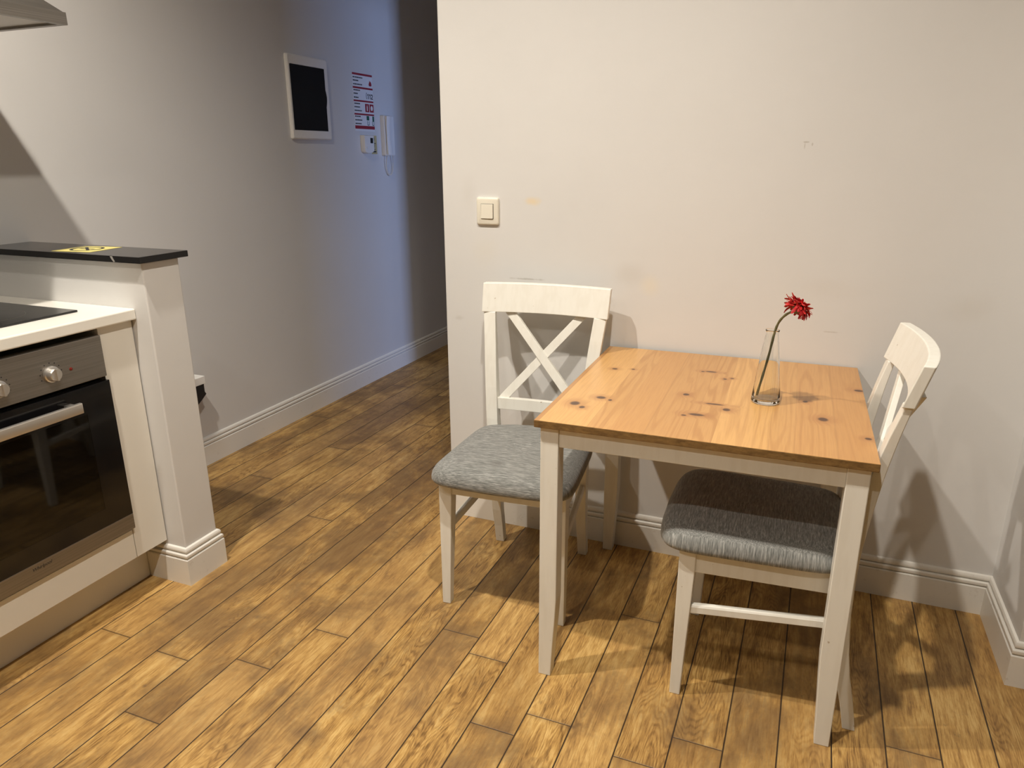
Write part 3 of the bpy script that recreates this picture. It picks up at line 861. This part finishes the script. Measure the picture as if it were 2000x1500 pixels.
hb = thing('ceramic_hob', 'black glass ceramic hob set flat on the worktop', 'hob', (-2.605, -.890, .9342))
new_obj('glass_plate', bx(-.49, 0, -.58, 0, 0, .006), M['blackglass'], hb, bevel=0.0015)
for hx, hy, hr in ((-.15, -.16, .09), (-.35, -.16, .07), (-.15, -.42, .07), (-.35, -.42, .09)):
    bm = bmesh.new(); lathe(bm, [(hr, .0060), (hr, .0062), (hr - .0015, .0062), (hr - .0015, .0060)], 40, (hx, hy, 0)); new_obj('cooking_zone', bm, M['steel'], hb)

# built-in oven, local origin at front plane, right top corner of its face
OY0 = -1.515; OY1 = -.915
ov = thing('built_in_oven', 'stainless steel built-in oven with black glass door and bar handle', 'oven', (FXX, (OY0 + OY1) / 2, 0))
OC = (OY0 + OY1) / 2; h = .2995
new_obj('control_panel', bx(-.02, .014, -h, h - .001, .758, .880), M['steel'], ov, bevel=0.0015)
bm = bmesh.new()       # cavity: five walls
box(bm, -.50, -.49, -.27, .27, .30, .745); box(bm, -.50, -.004, -.28, -.262, .30, .745); box(bm, -.50, -.004, .262, .28, .30, .745)
box(bm, -.50, -.004, -.262, .262, .30, .318); box(bm, -.50, -.004, -.262, .262, .727, .745)
new_obj('cavity', bm, M['cavity'], ov)
dn = new_obj('door', bx(-.004, .012, -h, h + .004, .2585, .742), M['black'], ov)
# door: frame (black glass border), window pane, steel strip
bpy.data.objects.remove(dn)
bm = bmesh.new()
for b in ((-.003, .014, -h, -.215, .309, .7445), (-.003, .014, .215, h + .003, .309, .7445), (-.003, .014, -.215, .215, .309, .365), (-.003, .014, -.215, .215, .665, .7445)):
    box(bm, *b)
dn = new_obj('door', bm, M['blackglass'], ov)
pn = new_obj('window_pane', bx(.004, .0135, -.2149, .2149, .3651, .6649), M['ovenglass'], dn)
st = new_obj('steel_strip', bx(-.003, .0145, -h, h + .003, .2585, .3088), M['steel'], dn, bevel=0.001)
st['label'] = 'brushed steel strip along the door bottom'
text_mesh('brand_lettering', 'Whirlpool', .0135, M['ink'], dn, Matrix.Translation((.0147, 0.0, .293)) @ FX, extrude=.0002, shear=.3)
bm = bmesh.new()
prism(bm, rrect(.038, .050, .684, .714, .003, 3), 1, -.225, .212) if False else loft(bm, [[(x, y, z) for x, z in rrect(.040, .053, .686, .716, .003, 3)] for y in (-.225, .178)])
hn = new_obj('handle', bm, M['chrome'], dn, smooth=True, angle=40); hn['label'] = 'flat satin steel bar handle'
for y in (-.210, .160):
    bm = bmesh.new(); loft(bm, [[(x, y + a, z) for a, z in ((-.010, .694), (.010, .694), (.010, .712), (-.010, .712))] for x in (.0145, .0405)])
    new_obj('handle_bracket', bm, M['chrome'], hn, bevel=0.001)
for ky in (.134, -.010, -.154):
    bm = bmesh.new(); rings = []
    for x, r_ in ((.0140, .0225), (.019, .0225), (.021, .0195), (.033, .018), (.036, .0155)):
        rings.append([(x, ky + r_ * math.cos(2 * PI * k / 28), .808 + r_ * math.sin(2 * PI * k / 28)) for k in range(28)])
    loft(bm, rings); kn = new_obj('knob', bm, M['chrome'], ov, smooth=True, angle=40)
    bm = bmesh.new(); box(bm, .0355, .0415, ky - .0035, ky + .0035, .792, .825); new_obj('grip', bm, M['chrome'], kn, bevel=.001)
    bm = bmesh.new()
    for k in range(9):
        a = math.radians(-20 + 220 * k / 8); cy, cz = ky + .031 * math.cos(a), .808 + .031 * math.sin(a); box(bm, .0140, .0143, cy - .0015, cy + .0015, cz - .0015, cz + .0015)
    new_obj('dial_marks', bm, M['ink'], ov)
bm = bmesh.new(); rings = []
for x, r_ in ((.014, .0048), (.0155, .0045), (.0165, .003)):
    rings.append([(x, .192 + r_ * math.cos(2 * PI * k / 14), .807 + r_ * math.sin(2 * PI * k / 14)) for k in range(14)])
loft(bm, rings); new_obj('indicator_light', bm, M['redlamp'], ov, smooth=True)['label'] = 'small dark red indicator light'
# shelf rails and a wire shelf in the cavity
bm = bmesh.new()
for z in (.42, .44, .50, .52, .58, .60, .645):
    tube(bm, [(-.45, .250, z), (-.03, .250, z)], .0025, 6)
new_obj('side_rack', bm, M['chrome'], ov, smooth=True)
bm = bmesh.new()
for y in [-.24 + .04 * k for k in range(13)]: tube(bm, [(-.44, y, .525), (-.04, y, .525)], .0014, 6)
tube(bm, [(-.04, -.245, .525), (-.04, .235, .525), (-.04, .245, .54)], .003, 6); tube(bm, [(-.44, -.245, .525), (-.44, .245, .525)], .003, 6)
new_obj('wire_shelf', bm, M['chrome'], ov, smooth=True)

# ------------------------------------------------------------------ range hood
hd = thing('range_hood', 'brushed steel range hood on the wall above the hob', 'range hood', (XL, -.766, 1.717))
HDX = .527; HL = .90
bm = bmesh.new()
box(bm, .0005, .018, -HL, 0, 0, .032); box(bm, HDX - .018, HDX, -HL, 0, 0, .032); box(bm, .018, HDX - .018, -HL, -HL + .018, 0, .032); box(bm, .018, HDX - .018, -.018, 0, 0, .032)
new_obj('rim', bm, M['steel'], hd)
new_obj('filter', bx(.0185, HDX - .0185, -HL + .0185, -.0185, .006, .012), M['filter'], hd)
bm = bmesh.new(); loft(bm, [rect(.0005, HDX - .004, -HL + .004, -.004, .0322), rect(.0005, .30, -HL / 2 - .14, -HL / 2 + .14, .27)])
new_obj('canopy', bm, M['steel'], hd)
new_obj('chimney', bx(.0005, .28, -HL / 2 - .13, -HL / 2 + .13, .2705, 1.34), M['steel'], hd, bevel=0.001)
bm = bmesh.new(); loft(bm, [[(HDX + .0002, -.6 + .05 * k, .008) for k in (0, 6)] + [(HDX + .0002, -.3, .024), (HDX + .0002, -.6, .024)], [(HDX + .002, -.6, .008), (HDX + .002, -.3, .008), (HDX + .002, -.3, .024), (HDX + .002, -.6, .024)]])
new_obj('button_strip', bm, M['black'], hd)
